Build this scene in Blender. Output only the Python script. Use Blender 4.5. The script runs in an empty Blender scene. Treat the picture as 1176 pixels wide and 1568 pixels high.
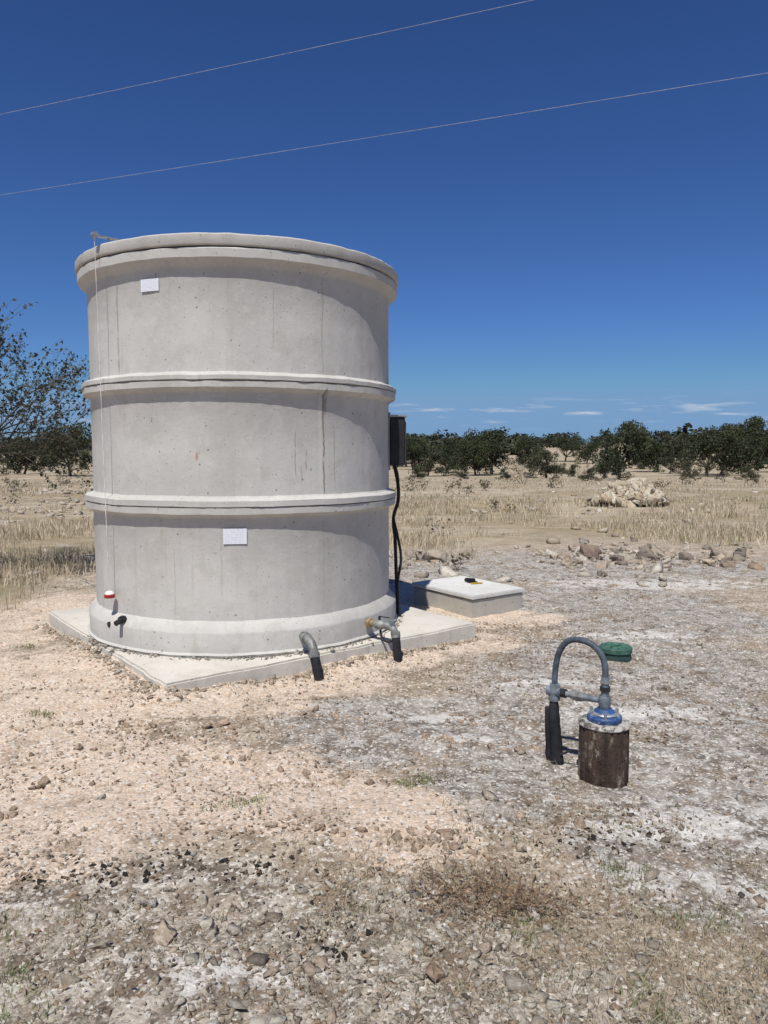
import bpy, bmesh, math, random
import numpy as np
from mathutils import Vector, Matrix
rad=math.radians
rng=np.random.default_rng(7); random.seed(7)
scene=bpy.context.scene
COL=scene.collection

# ------------------------------------------------------------------ noise
def _h(ix,iy,s):
    n=(ix.astype(np.int64)*374761393+iy.astype(np.int64)*668265263+s*974634777)&0xffffffff
    n=((n^(n>>13))*1274126177)&0xffffffff
    n=(n^(n>>16))&0xffffffff
    return n/4294967295.0
def vn(x,y,s=0):
    ix=np.floor(x);iy=np.floor(y);fx=x-ix;fy=y-iy
    fx=fx*fx*(3-2*fx);fy=fy*fy*(3-2*fy)
    a=_h(ix,iy,s);b=_h(ix+1,iy,s);c=_h(ix,iy+1,s);d=_h(ix+1,iy+1,s)
    return (a*(1-fx)+b*fx)*(1-fy)+(c*(1-fx)+d*fx)*fy
def fbm(x,y,s=0,o=4):
    r=0;a=.5;t=0
    for i in range(o):
        r=r+a*vn(x*2**i+17.3*i,y*2**i-9.1*i,s+i);t+=a;a*=.5
    return r/t
def ss(a,b,x):
    t=np.clip((x-a)/(b-a),0,1);return t*t*(3-2*t)
def blobs(x,y,L):
    r=0
    for cx,cy,rx,ry in L: r=np.maximum(r,np.exp(-(((x-cx)/rx)**2+((y-cy)/ry)**2)))
    return r

# ------------------------------------------------------------------ terrain
def slab_dist(x,y):
    dx,dy=x+1.385,y-4.63;pa=.788*dx+.616*dy-1.39;pb=-.616*dx+.788*dy-1.39
    qx=np.maximum(np.abs(pa)-1.38,0);qy=np.maximum(np.abs(pb)-1.38,0)
    return np.sqrt(qx*qx+qy*qy)
def height(x,y):
    x=np.asarray(x,float);y=np.asarray(y,float)
    r=np.sqrt(x*x+y*y)
    near=1-ss(14,40,r)
    h=-0.85*ss(28,75,r)
    side=.5+.5*ss(-.25,.45,x/np.maximum(r,1))
    h=h+ss(95,420,r)*6.6*side
    h=h+(fbm(x*.03,y*.03,3,3)-.5)*1.6*ss(60,200,r)
    h=h+near*((fbm(x*.9,y*.9,5,3)-.5)*.07+(fbm(x*5,y*5,9,3)-.5)*.036+(fbm(x*26,y*26,14,2)-.5)*.011)
    h=h+.06*np.exp(-(((x+2.0)/1.0)**2+((y-4.95)/1.1)**2))
    h=h+.03*np.exp(-(((x+.2)/.9)**2+((y-3.1)/.35)**2))
    h=h+(-.01+.07*fbm(x*2.2,y*2.2,44,3))*np.exp(-(slab_dist(x,y)/.14)**2)
    return h
CAL=[(-2.3,4.7,1.5,1.1),(-1.3,3.5,1.2,.6),(-.25,3.2,.65,.30),(.08,2.95,.35,.22),(-1.0,4.75,.6,.5),(-.35,5.15,.5,.4),(.05,5.75,.45,.35),
     (.75,6.2,.5,.35),(1.35,7.1,.45,.35),(.8,7.3,.6,.6),(-3.6,6.6,1.0,.9),(-2.6,7.5,1.4,1.4),(.2,8.0,.8,1.0),(-1.6,2.9,.6,.3)]
ASH=[(.1,4.35,.9,.45),(1.0,4.2,1.0,.8),(1.7,3.6,.9,.9),(1.9,5.5,1.2,1.2),(2.4,7.5,1.4,1.6),(-.2,3.9,.5,.3),(1.3,2.9,.6,.5),(3.0,10.5,2.6,1.6),(-.6,2.55,.5,.12),(1.0,10.2,1.5,1.4),
     (.5,3.4,.45,.35),(2.9,4.2,1.2,1.2)]
ROCKY=[(-.8,2.5,.8,.38),(-.1,2.35,.6,.35),(.2,2.0,.8,.3),(-1.4,2.6,.5,.3),(-.8,1.9,.7,.4)]
WHITE=[(1.25,3.15,.5,.2),(1.6,4.5,.5,.14),(1.15,5.05,.5,.12),(1.9,3.0,.5,.25),(.25,4.4,.3,.1),(.35,4.05,.25,.1),(3.3,9.0,1.5,.4),(1.0,2.72,.3,.10),(-.5,2.2,.3,.1),(1.5,2.6,.35,.12),(2.2,6.4,.7,.15)]
def wcal(x,y): return blobs(x,y,CAL)
def wash(x,y): return blobs(x,y,ASH)
def wrock(x,y): return blobs(x,y,ROCKY)
def wwhite(x,y): return blobs(x,y,WHITE)
def wfar(x,y):
    y0=y+1.2*(1-ss(1.6,2.6,x))
    return np.maximum(ss(11.5,15,y0+ (fbm(x*.5,y*.5,31,3)-.5)*5), ss(-3.6,-4.6,x+(fbm(x*.9,y*.9,33,2)-.5))*ss(6.2,8.2,y))
def axis(a,b,d,g1,g2,lim):
    mid=list(np.arange(a,b,d))
    hi=[];v=mid[-1];s=d
    while v<lim: s*=g2;v+=s;hi.append(v)
    lo=[];v=mid[0];s=d
    while v>-lim: s*=g1;v-=s;lo.append(v)
    return np.array(lo[::-1]+mid+hi)
xs=axis(-3.0,3.4,.02,1.055,1.055,1600); ys=axis(1.6,6.8,.019,1.12,1.035,1600)
GX,GY=np.meshgrid(xs,ys)
GZ=height(GX,GY)

def mesh_np(name,V,F,mats=(),smooth=False,attrs=None,cols=None,matidx=None,parent=None,link=True):
    V=np.asarray(V,np.float32);F=np.asarray(F,np.int32)
    me=bpy.data.meshes.new(name)
    me.vertices.add(len(V));me.vertices.foreach_set('co',V.ravel())
    k=F.shape[1]
    me.loops.add(F.size);me.loops.foreach_set('vertex_index',F.ravel())
    me.polygons.add(len(F));me.polygons.foreach_set('loop_start',np.arange(len(F),dtype=np.int32)*k)
    me.polygons.foreach_set('loop_total',np.full(len(F),k,np.int32))
    if smooth: me.polygons.foreach_set('use_smooth',np.ones(len(F),bool))
    for m in mats: me.materials.append(m)
    if matidx is not None: me.polygons.foreach_set('material_index',np.asarray(matidx,np.int32))
    me.update(calc_edges=True)
    if attrs:
        for k2,a in attrs.items():
            at=me.attributes.new(k2,'FLOAT','POINT');at.data.foreach_set('value',np.asarray(a,np.float32).ravel())
    if cols is not None:
        at=me.color_attributes.new('tint','FLOAT_COLOR','POINT')
        c=np.ones((len(V),4),np.float32);c[:,:3]=cols;at.data.foreach_set('color',c.ravel())
    if not link: return me
    ob=bpy.data.objects.new(name,me);COL.objects.link(ob)
    if parent: ob.parent=parent
    return ob

# ------------------------------------------------------------------ material helper
class M:
    def __init__(s,name,rough=.85,metal=0):
        s.m=bpy.data.materials.new(name);s.m.use_nodes=True;s.t=s.m.node_tree;s.b=s.t.nodes['Principled BSDF']
        s.b.inputs['Roughness'].default_value=rough;s.b.inputs['Metallic'].default_value=metal
        s.b.inputs['Specular IOR Level'].default_value=.25
        s.tc=s.t.nodes.new('ShaderNodeTexCoord');s.co=s.tc.outputs['Object']
    def n(s,ty,**k):
        nd=s.t.nodes.new(ty)
        for a,v in k.items(): setattr(nd,a,v)
        return nd
    def lk(s,a,b): s.t.links.new(a,b)
    def put(s,sock,v):
        if isinstance(v,bpy.types.NodeSocket): s.lk(v,sock)
        else: sock.default_value=v
    def mapv(s,sc,v=None):
        nd=s.n('ShaderNodeVectorMath',operation='MULTIPLY');s.lk(v or s.co,nd.inputs[0]);nd.inputs[1].default_value=sc;return nd.outputs[0]
    def noise(s,scale,detail=4,rough=.55,v=None,dist=0):
        nd=s.n('ShaderNodeTexNoise');s.lk(v or s.co,nd.inputs['Vector']);nd.inputs['Scale'].default_value=scale
        nd.inputs['Detail'].default_value=detail;nd.inputs['Roughness'].default_value=rough;nd.inputs['Distortion'].default_value=dist
        return nd.outputs['Fac']
    def vor(s,scale,out='Distance',v=None,rnd=1,feature='F1'):
        nd=s.n('ShaderNodeTexVoronoi',feature=feature);s.lk(v or s.co,nd.inputs['Vector']);nd.inputs['Scale'].default_value=scale;nd.inputs['Randomness'].default_value=rnd
        return nd.outputs[out]
    def math(s,op,a,b=0,c=0):
        nd=s.n('ShaderNodeMath',operation=op);s.put(nd.inputs[0],a);s.put(nd.inputs[1],b)
        if op in('MULTIPLY_ADD','COMPARE'): s.put(nd.inputs[2],c)
        return nd.outputs[0]
    def rng(s,v,a,b,c=0,d=1):
        nd=s.n('ShaderNodeMapRange',interpolation_type='SMOOTHSTEP');s.put(nd.inputs[0],v)
        for i,x in enumerate((a,b,c,d)): nd.inputs[i+1].default_value=x
        return nd.outputs[0]
    def mix(s,f,a,b,bt='MIX'):
        nd=s.n('ShaderNodeMix',data_type='RGBA',blend_type=bt);s.put(nd.inputs[0],f)
        for i,v in ((6,a),(7,b)):
            if isinstance(v,(tuple,list)): nd.inputs[i].default_value=(v[0],v[1],v[2],1)
            elif isinstance(v,(float,int)): nd.inputs[i].default_value=(v,v,v,1)
            else: s.lk(v,nd.inputs[i])
        return nd.outputs[2]
    def attr(s,name,out='Fac'):
        nd=s.n('ShaderNodeAttribute',attribute_name=name);return nd.outputs[out]
    def bump(s,h,strength=.3,dist=.01):
        nd=s.n('ShaderNodeBump');s.lk(h,nd.inputs['Height']);nd.inputs['Strength'].default_value=strength;nd.inputs['Distance'].default_value=dist
        s.lk(nd.outputs[0],s.b.inputs['Normal'])
    def scal(s,c,f):
        cc=s.n('ShaderNodeVectorMath',operation='SCALE');s.lk(c,cc.inputs[0]);s.put(cc.inputs[3],f);return cc.outputs[0]
    def col(s,c):
        s.put(s.b.inputs['Base Color'],c if not isinstance(c,tuple) else (*c,1));return s.m

def simple(name,c,rough=.6,metal=0,var=.25,scale=30,bump=.1):
    m=M(name,rough,metal);n=m.noise(scale,4);n2=m.noise(scale*.2,3)
    v=m.math('MULTIPLY',n,n2)
    cc=m.mix(m.rng(v,.12,.38),tuple(x*(1-var) for x in c),tuple(min(1,x*(1+var)) for x in c))
    if bump: m.bump(n,bump,.004)
    return m.col(cc)

# ground material
g=M('ground_soil',.95)
n_lo=g.noise(1.1,7,.62);n_md=g.noise(6,8,.68);n_hi=g.noise(32,8,.72);n_vh=g.noise(130,5,.7);n_m2=g.noise(13,6,.7)
vc=g.vor(75,'Color');vd=g.vor(75,'Distance')
vsep=g.n('ShaderNodeSeparateColor');g.lk(vc,vsep.inputs[0]);v1=vsep.outputs[0];v1b=vsep.outputs[1]
soil=g.mix(g.rng(n_md,.40,.60),(.26,.20,.14),(.42,.35,.265))
soil=g.mix(g.rng(n_hi,.5,.68),soil,(.53,.47,.385))
cal=g.mix(g.rng(n_md,.3,.7),(.49,.375,.275),(.60,.48,.37))
cal=g.mix(g.rng(n_hi,.42,.7),cal,(.65,.555,.455))
ash=g.mix(g.rng(n_md,.42,.54),(.165,.140,.115),(.34,.31,.275))
ash=g.mix(g.rng(n_m2,.5,.6),ash,(.46,.44,.40))
ash=g.mix(g.rng(n_hi,.54,.64),ash,(.57,.555,.52))
def wmask(name,noise,a,b,k=.55):
    w=g.attr(name);return g.rng(g.math('MULTIPLY_ADD',g.math('SUBTRACT',noise,.5),k*2.2,w),a,b)
nmx=g.math('MULTIPLY_ADD',n_lo,.6,g.math('MULTIPLY',n_md,.4))
c=soil
c=g.mix(wmask('ash',nmx,.30,.52,.75),c,ash)
rocky=g.mix(g.rng(n_md,.42,.54),(.18,.145,.11),(.43,.38,.315))
rocky=g.mix(g.rng(n_m2,.53,.62),rocky,(.56,.525,.46))
c=g.mix(wmask('rocky',nmx,.35,.55),c,rocky)
# brown organic staining
c=g.mix(g.math('MULTIPLY',g.rng(g.noise(2.6,8,.78),.51,.60),.68),c,(.205,.148,.095))
c=g.mix(wmask('cal',nmx,.28,.52,.8),c,cal)
c=g.mix(g.math('MULTIPLY',g.rng(g.noise(2.2,9,.8),.53,.62),.6),c,(.30,.225,.155))
# charred / damp dark flecks
dk=g.math('MULTIPLY',g.rng(g.noise(3.2,6,.7),.52,.61),g.rng(n_hi,.44,.58))
c=g.mix(g.math('MULTIPLY',dk,g.math('MULTIPLY',g.math('MAXIMUM',g.attr('ash'),g.attr('rocky')),.9)),c,(.07,.055,.042))
# individual light and dark grains
c=g.mix(g.rng(v1b,.84,.88,0,.7),c,(.64,.61,.55))
c=g.mix(g.rng(v1,.93,.96,0,.7),c,(.13,.105,.085))
# far field: dry grass / bare earth
nfar=g.noise(.12,9,.72,g.mapv((1,2.2,1)));nfar2=g.noise(1.6,6,.7,g.mapv((1,1.6,1)))
fcol=g.mix(g.rng(nfar,.4,.6),(.30,.24,.155),(.43,.365,.27))
fcol=g.mix(g.rng(nfar2,.48,.68),fcol,(.21,.165,.10))
fcol=g.mix(g.math('MULTIPLY',g.rng(g.noise(.5,8,.75),.57,.65),.8),fcol,(.50,.45,.38))
fcol=g.mix(g.math('MULTIPLY',g.rng(g.noise(.3,8,.75),.53,.63),.6),fcol,(.17,.155,.09))
c=g.mix(g.attr('far'),c,fcol)
c=g.mix(g.math('MULTIPLY',wmask('white',g.math('MULTIPLY_ADD',n_md,.5,g.math('MULTIPLY',n_m2,.5)),.40,.85,2.0),.72),c,(.61,.59,.55))
c=g.scal(c,g.rng(v1,0,1,.88,1.15))
c=g.scal(c,g.rng(n_vh,.3,.7,.82,1.22))
g.col(c)
hh=g.math('ADD',g.math('MULTIPLY',vd,-.6),g.math('MULTIPLY',n_hi,1.7));hh=g.math('ADD',hh,g.math('MULTIPLY',n_vh,.5))
g.bump(hh,.65,.014)
nx,ny=len(xs),len(ys)
idx=np.arange(nx*ny).reshape(ny,nx)
F=np.stack([idx[:-1,:-1],idx[:-1,1:],idx[1:,1:],idx[1:,:-1]],-1).reshape(-1,4)
V=np.stack([GX,GY,GZ],-1).reshape(-1,3)
mesh_np('ground',V,F,[g.m],True,{'cal':wcal(GX,GY),'ash':wash(GX,GY),'rocky':wrock(GX,GY),'white':wwhite(GX,GY),'far':wfar(GX,GY)})

# ------------------------------------------------------------------ rocks (angular blocks: jittered, chopped slabs)
def chip_t(npts,seed,flat,sub=0):
    r=np.random.default_rng(seed);bm=bmesh.new()
    ax=np.array([1,r.uniform(.5,.9),flat*r.uniform(.6,1.2)])
    C=np.array([(a,b,c) for a in(-1,1) for b in(-1,1) for c in(-1,1)],float)*.72
    k=r.integers(5,9);C=C[r.permutation(8)[:max(6,k)]]
    P=C+r.normal(size=C.shape)*.22
    E=r.uniform(-.85,.85,(npts-8 if npts>8 else 1,3));P=np.vstack([P,E])
    a=r.uniform(0,.6);Rm=np.array([[math.cos(a),-math.sin(a),0],[math.sin(a),math.cos(a),0],[0,0,1]])
    for p in (P@Rm)*ax: bm.verts.new(p)
    bmesh.ops.convex_hull(bm,input=bm.verts[:])
    dl=[v for v in bm.verts if not v.link_faces]
    if dl: bmesh.ops.delete(bm,geom=dl,context='VERTS')
    if sub:
        bmesh.ops.bevel(bm,geom=bm.edges[:],offset=.05,segments=1,affect='EDGES',clamp_overlap=True)
        bmesh.ops.triangulate(bm,faces=bm.faces[:])
        bmesh.ops.subdivide_edges(bm,edges=[e for e in bm.edges if e.calc_length()>.35],cuts=1)
    bmesh.ops.triangulate(bm,faces=bm.faces[:])
    bmesh.ops.recalc_face_normals(bm,faces=bm.faces[:])
    bm.verts.index_update()
    V=np.array([v.co[:] for v in bm.verts]);F=np.array([[v.index for v in f.verts] for f in bm.faces]);bm.free()
    if sub: V=V+r.normal(size=V.shape)*.028
    return V,F
def scatter(name,temps,P,S,cols,mat,tilt=.5,smooth=False,parent=None,sink=.3):
    N=len(P);k=rng.integers(0,len(temps),N)
    a=rng.uniform(0,2*np.pi,N);b=rng.normal(0,tilt,N);c2=rng.normal(0,tilt,N)
    VV=[];FF=[];CC=[];off=0
    for t,(TV,TF) in enumerate(temps):
        I=np.where(k==t)[0]
        if len(I)==0: continue
        ca,sa=np.cos(a[I]),np.sin(a[I]);cb,sb=np.cos(b[I]),np.sin(b[I]);cc,sc=np.cos(c2[I]),np.sin(c2[I])
        Z=np.zeros_like(ca);O=np.ones_like(ca)
        Rz=np.stack([ca,-sa,Z,sa,ca,Z,Z,Z,O],-1).reshape(-1,3,3)
        Rx=np.stack([O,Z,Z,Z,cb,-sb,Z,sb,cb],-1).reshape(-1,3,3)
        Ry=np.stack([cc,Z,sc,Z,O,Z,-sc,Z,cc],-1).reshape(-1,3,3)
        R=Rz@Rx@Ry
        L=TV[None]*S[I][:,None,None]
        W=np.einsum('nij,nvj->nvi',R,L)+P[I][:,None,:]
        W[:,:,2]+=(S[I]*(.4-sink))[:,None]
        nv=len(TV);VV.append(W.reshape(-1,3))
        FF.append((TF[None]+ (np.arange(len(I))*nv+off)[:,None,None]).reshape(-1,3));off+=nv*len(I)
        CC.append(np.repeat(cols[I],nv,0))
    return mesh_np(name,np.concatenate(VV),np.concatenate(FF),[mat],smooth,cols=np.concatenate(CC),parent=parent)
rk=M('limestone',.97)
t=rk.attr('tint','Color');rn=rk.noise(60,7,.75);rn2=rk.noise(14,6,.7)
cc=rk.mix(rk.rng(rn,.38,.62),rk.mix(1.0,t,(.60,.56,.51),'MULTIPLY'),t)
cc=rk.mix(rk.math('MULTIPLY',rk.rng(rn2,.48,.62),.5),cc,(.33,.26,.185))
rk.bump(rn,.9,.014);rk.col(cc)
T1=[chip_t(10,i,.65) for i in range(12)];T2=[chip_t(11,20+i,.45) for i in range(16)];T3=[chip_t(13,40+i,.7,1) for i in range(14)]
def pal(n,kind='mix'):
    A=np.array([(.60,.56,.48),(.52,.47,.39),(.40,.36,.30),(.56,.47,.37),(.28,.24,.20),(.42,.31,.22),(.66,.63,.56),(.13,.11,.095)])
    p={'mix':[.24,.2,.13,.2,.06,.06,.09,.02],'white':[.32,.2,.12,.16,.04,.03,.13,0],'ash':[.24,.2,.16,.08,.10,.05,.12,.05],'cal':[.18,.13,.03,.48,.02,.08,.07,.01]}[kind]
    return A[rng.choice(8,n,p=p)]*rng.uniform(.78,1.08,(n,1))
def blocked(x,y):
    dx,dy=x+1.385,y-4.63;pa=.788*dx+.616*dy;pb=-.616*dx+.788*dy
    s=(pa>-.03)&(pa<2.82)&(pb>-.03)&(pb<2.82)
    dx,dy=x-.85,y-7.13;pa=.81*dx+.59*dy;pb=-.56*dx+.83*dy
    s|=(pa>-.03)&(pa<.74)&(pb>-.03)&(pb<.97)
    s|=((x-1.08)**2+(y-3.6)**2<.15**2)|((x-1.8)**2+(y-5.75)**2<.14**2)
    return s
def samp(n,ymin,ymax,amax=35):
    a=np.radians(rng.uniform(-amax,amax,n));r=np.exp(rng.uniform(np.log(ymin),np.log(ymax),n))
    x=r*np.sin(a);y=r*np.cos(a);k=~blocked(x,y);return x[k],y[k]
# pebbles
x,y=samp(50000,1.8,11)
clump=fbm(x*3,y*3,50,4)
keep=rng.random(len(x))<np.clip(.10+ss(.48,.6,clump)*.7-.4*wcal(x,y)+.25*wrock(x,y),.07,1)
x,y=x[keep],y[keep];S=.003+.0032*rng.exponential(1,len(x));S=np.clip(S,.003,.016)
w=wcal(x,y);wa=wash(x,y);cols=pal(len(x));ci=pal(len(x),'cal');ai=pal(len(x),'ash')
cols=np.where((w>.45)[:,None],ci,np.where((wa>.4)[:,None],ai,cols))
scatter('gravel',T1,np.stack([x,y,height(x,y)],-1),S,cols,rk.m,.5,sink=.25)
# stones
x,y=samp(15000,1.8,14)
clump=fbm(x*2.2,y*2.2,60,4)
pr=np.clip(ss(.53,.64,clump)*(.10+.62*wrock(x,y))+.035*wash(x,y)-.3*wcal(x,y)+.06*wrock(x,y)+.008,.004,1)
keep=rng.random(len(x))<pr;x,y=x[keep],y[keep]
S=np.clip(.008+.0065*rng.exponential(1,len(x)),.008,.036)
scatter('stones',T2,np.stack([x,y,height(x,y)],-1),S,pal(len(x),'white')*.96,rk.m,.25,sink=.25)
# soil clods
cx=rng.uniform(-2.4,.8,26);cy=rng.uniform(2.8,4.6,26);n=420;i=rng.integers(0,26,n);x=cx[i]+rng.normal(0,.12,n);y=cy[i]+rng.normal(0,.04,n)
x=np.append(x,rng.uniform(.0,.3,40));y=np.append(y,2.92+rng.normal(0,.025,40));k=~blocked(x,y);x,y=x[k],y[k]
scatter('soil_clods',T3,np.stack([x,y,height(x,y)],-1),np.clip(.005+.007*rng.exponential(1,len(x)),.005,.03),np.tile(np.array([[.54,.42,.32]]),(len(x),1))*rng.uniform(.7,1.1,(len(x),1)),rk.m,.4,sink=.25)
P=[(-.47,3.02,.05),(-.83,2.52,.07),(-1.0,2.45,.05),(-.72,2.35,.085),(-.2,2.25,.06),(.25,2.75,.06),(.15,2.2,.07),(.7,2.2,.05),(-1.28,2.9,.05),(.4,3.0,.05),(.2,2.95,.05),(-1.3,3.35,.05),(.9,2.2,.045),
   (-.95,2.15,.07),(-.35,1.98,.08),(.55,2.9,.045),(-1.65,3.5,.05),(-.05,2.05,.05),(1.9,6.9,.07),(1.7,7.5,.06),(2.1,6.2,.05),(.12,2.86,.05),(.3,2.9,.04),(-.65,2.55,.06),(-.9,2.3,.06),(1.1,3.9,.03),(2.0,4.7,.05),
   (-.6,2.42,.06),(-1.12,2.58,.05),(-.3,2.62,.045),(.05,2.42,.05),(-.78,2.62,.05),(-1.75,4.1,.045),(1.35,2.95,.03),(2.6,6.1,.06),(2.3,8.1,.08),(2.9,8.3,.07)]
P=np.array(P)
scatter('loose_rocks',T3,np.stack([P[:,0],P[:,1],height(P[:,0],P[:,1])],-1),P[:,2]*.52,pal(len(P),'white'),rk.m,.25,sink=.3)
# rubble row
n=260;x=rng.uniform(2.3,6.6,n);y=11.0+rng.normal(0,.7,n)+.25*np.sin(x*2);S=np.clip(.02+.03*rng.exponential(1,n),.02,.12)
scatter('rubble',T3,np.stack([x,y,height(x,y)],-1),S,pal(n,'mix')*.9,rk.m,.35,sink=.2)
x=np.array([3.05,3.2,3.55,3.9,4.15,4.45,2.75,5.0,3.35,.55,.75,.4]);y=np.array([11.2,11.4,11.0,11.1,11.3,11.0,10.7,11.2,10.8,11.0,10.8,11.3])
S=np.array([.18,.17,.12,.17,.18,.13,.11,.14,.12,.14,.16,.12])
cR=np.array([(.27,.20,.17),(.23,.185,.16),(.42,.39,.33),(.30,.26,.22),(.45,.41,.34),(.28,.24,.2),(.37,.32,.28),(.33,.28,.24),(.22,.18,.15),(.46,.42,.36),(.44,.39,.32),(.37,.32,.28)])
scatter('rubble',T3,np.stack([x,y,height(x,y)],-1),S,cR,rk.m,.35,sink=.1)
n=60;x=rng.normal(.5,.4,n);y=rng.normal(11,.5,n);S=np.clip(.02+.025*rng.exponential(1,n),.02,.11)
scatter('rubble',T3,np.stack([x,y,height(x,y)],-1),S,pal(n,'white')*.9,rk.m,.35,sink=.2)
# field limestone
x,y=samp(9000,9,70);cl=fbm(x*.35,y*.35,70,3);wl=blobs(x,y,[(-11,24,4,3),(-9.5,19,2,1.5),(-12,30,4,2)])
keep=(rng.random(len(x))<np.clip(ss(.5,.64,cl)*.22+wl*.9,.02,1));x,y=x[keep],y[keep]
S=np.clip(.03+.04*rng.exponential(1,len(x)),.03,.17)
scatter('field_rocks',T2,np.stack([x,y,height(x,y)],-1),S,pal(len(x),'white'),rk.m,.35,sink=.2)
# rock pile
n=420;u=rng.random(n);a=rng.uniform(0,2*np.pi,n);r=np.sqrt(u)
x=7.1+r*np.cos(a)*1.12;y=21.9+r*np.sin(a)*.8
hz=.74*np.clip(1.05-np.sqrt(((x-7.35)/.95)**2+((y-21.9)/.85)**2),0,1)+.45*np.clip(1-np.sqrt(((x-6.5)/.6)**2+((y-21.7)/.7)**2),0,1)
S=rng.uniform(.06,.20,n)
scatter('rock_pile',T3,np.stack([x,y,height(x,y)+hz],-1),S,np.clip(pal(n,'white')*np.array([1.04,1.01,.94]),0,.66),rk.m,.7,sink=.25)

# ------------------------------------------------------------------ grass
def grass(name,x,y,nb,hmin,hmax,wid,cols,spread,mat,lean=.35):
    N=len(x)*nb
    sp=spread if np.isscalar(spread) else np.repeat(spread,nb)
    bx=np.repeat(x,nb)+rng.normal(0,1,N)*sp;by=np.repeat(y,nb)+rng.normal(0,1,N)*sp
    bz=height(bx,by)-.005
    hs=rng.uniform(hmin,hmax,N)*np.repeat(rng.uniform(.5,1.2,len(x)),nb)
    a=rng.uniform(0,2*np.pi,N);l=np.abs(rng.normal(0,lean,N))
    dx=np.cos(a)*l*hs;dy=np.sin(a)*l*hs
    w=np.repeat(wid,nb) if not np.isscalar(wid) else np.full(N,wid)
    b=rng.uniform(0,2*np.pi,N);wx=np.cos(b)*w/2;wy=np.sin(b)*w/2
    V=np.zeros((N,5,3))
    V[:,0]=np.stack([bx-wx,by-wy,bz],-1);V[:,1]=np.stack([bx+wx,by+wy,bz],-1)
    mx,my,mz=bx+dx*.35,by+dy*.35,bz+hs*.6
    V[:,2]=np.stack([mx-wx*.8,my-wy*.8,mz],-1);V[:,3]=np.stack([mx+wx*.8,my+wy*.8,mz],-1)
    V[:,4]=np.stack([bx+dx,by+dy,bz+hs*(1-.25*l)],-1)
    T=np.array([[0,1,3],[0,3,2],[2,3,4]]);F=(T[None]+(np.arange(N)*5)[:,None,None]).reshape(-1,3)
    C=np.repeat(np.repeat(cols,nb,0)*rng.uniform(.7,1.2,(N,1)),5,0)
    return mesh_np(name,V.reshape(-1,3),F,[mat],False,cols=C)
gm=M('dry_grass_blades',.9);gm.col(gm.attr('tint','Color'))
def gcol(n,green=.0):
    a=np.array([.55,.475,.35]);b=np.array([.37,.305,.205]);t=rng.random((n,1));c=a*t+b*(1-t)
    gr=np.array([.15,.17,.075]);k=(rng.random((n,1))<green);return np.where(k,gr*rng.uniform(.8,1.3,(n,1)),c)
x,y=samp(29000,7,60)
far=wfar(x,y);cl=fbm(x*.4,y*.4,80,4);cl2=fbm(x*1.3,y*1.3,85,3)
tall=ss(10.5,13.5,y)*(1-ss(20,28,y))
pr=far*ss(.38,.60,cl*.6+cl2*.4)*(.16+.8*tall)
pr=np.where(x<-3.4,far*ss(.34,.58,cl)*.9*(1-ss(14,20,y)*.8),pr)
pr=pr*(1-blobs(x,y,[(6.6,20,1.8,2.0)]))*(1-.9*wwhite(x,y))
keep=rng.random(len(x))<pr;x,y=x[keep],y[keep]
r=np.sqrt(x*x+y*y)
k=(y<24)
grass('dry_grass',x[k],y[k],11,.07,.27,.0028+.0005*r[k],gcol(k.sum(),.03),.05+.004*r[k],gm.m,.5)
k=~k
grass('dry_grass',x[k],y[k],9,.08,.22,.0006*r[k],gcol(k.sum(),.12)*.92,.008*r[k],gm.m,.6)
# short sparse grass in near ground
x,y=samp(16000,1.8,13)
cl=fbm(x*1.1,y*1.1,90,3)
zone=blobs(x,y,[(1.0,2.2,.8,.5),(3.2,8.0,2.0,2.0),(3.5,5.5,1.0,1.5),(-1.6,2.5,.6,.5),(-3.5,6.2,.8,1.0),(.1,2.6,.5,.3),(2.0,2.8,.5,.6),(-1.2,3.9,.6,.2),(3.5,10,2.5,2)])
keep=rng.random(len(x))<np.clip(zone*.7*ss(.4,.58,cl)+.02+ss(.6,.7,cl)*.25,0,1)*(1-.6*wcal(x,y));x,y=x[keep],y[keep]
grass('short_grass',x,y,9,.012,.055,.0022,gcol(len(x),.16)*.78,.025,gm.m,1.2)
W=np.array([(.22,3.5),(-1.3,2.35),(1.05,2.45),(1.25,2.2),(.45,2.45),(-1.15,2.15),(-2.0,4.3),(1.45,2.6),(-.6,3.25),(.9,2.75),(-2.9,6.0),(1.4,2.35),(.8,2.05),(-1.05,2.0),(.15,3.45)])
nw=len(W)*9
grass('green_weeds',np.repeat(W[:,0],9)+rng.normal(0,.06,nw),np.repeat(W[:,1],9)+rng.normal(0,.04,nw),18,.015,.045,.003,np.tile(np.array([[.15,.175,.07]]),(nw,1))*rng.uniform(.7,1.4,(nw,1)),.022,gm.m,.9)
# leaf litter
n=5200;cx=rng.uniform(-2.6,2.8,110);cy=rng.uniform(1.9,7,110);i=rng.integers(0,110,n);x=cx[i]+rng.normal(0,.18,n);y=cy[i]+rng.normal(0,.07,n)
x=np.append(x,.38+rng.normal(0,.16,450));y=np.append(y,2.57+rng.normal(0,.08,450))
k=~blocked(x,y);x,y=x[k],y[k];n=len(x)
a=rng.uniform(0,2*np.pi,n);s=rng.uniform(.004,.013,n);z=height(x,y)+.005
V=np.zeros((n,4,3));tz=rng.uniform(-.4,.8,(n,4))*s[:,None]
for j,(da,f) in enumerate(((0,1.3),(1.57,.5),(3.14,1.2),(4.71,.5))):
    V[:,j]=np.stack([x+np.cos(a+da)*s*f,y+np.sin(a+da)*s*f,z+tz[:,j]],-1)
cols=np.array([(.17,.11,.07),(.24,.17,.11),(.12,.085,.055),(.30,.24,.17)])[rng.integers(0,4,n)]
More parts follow.
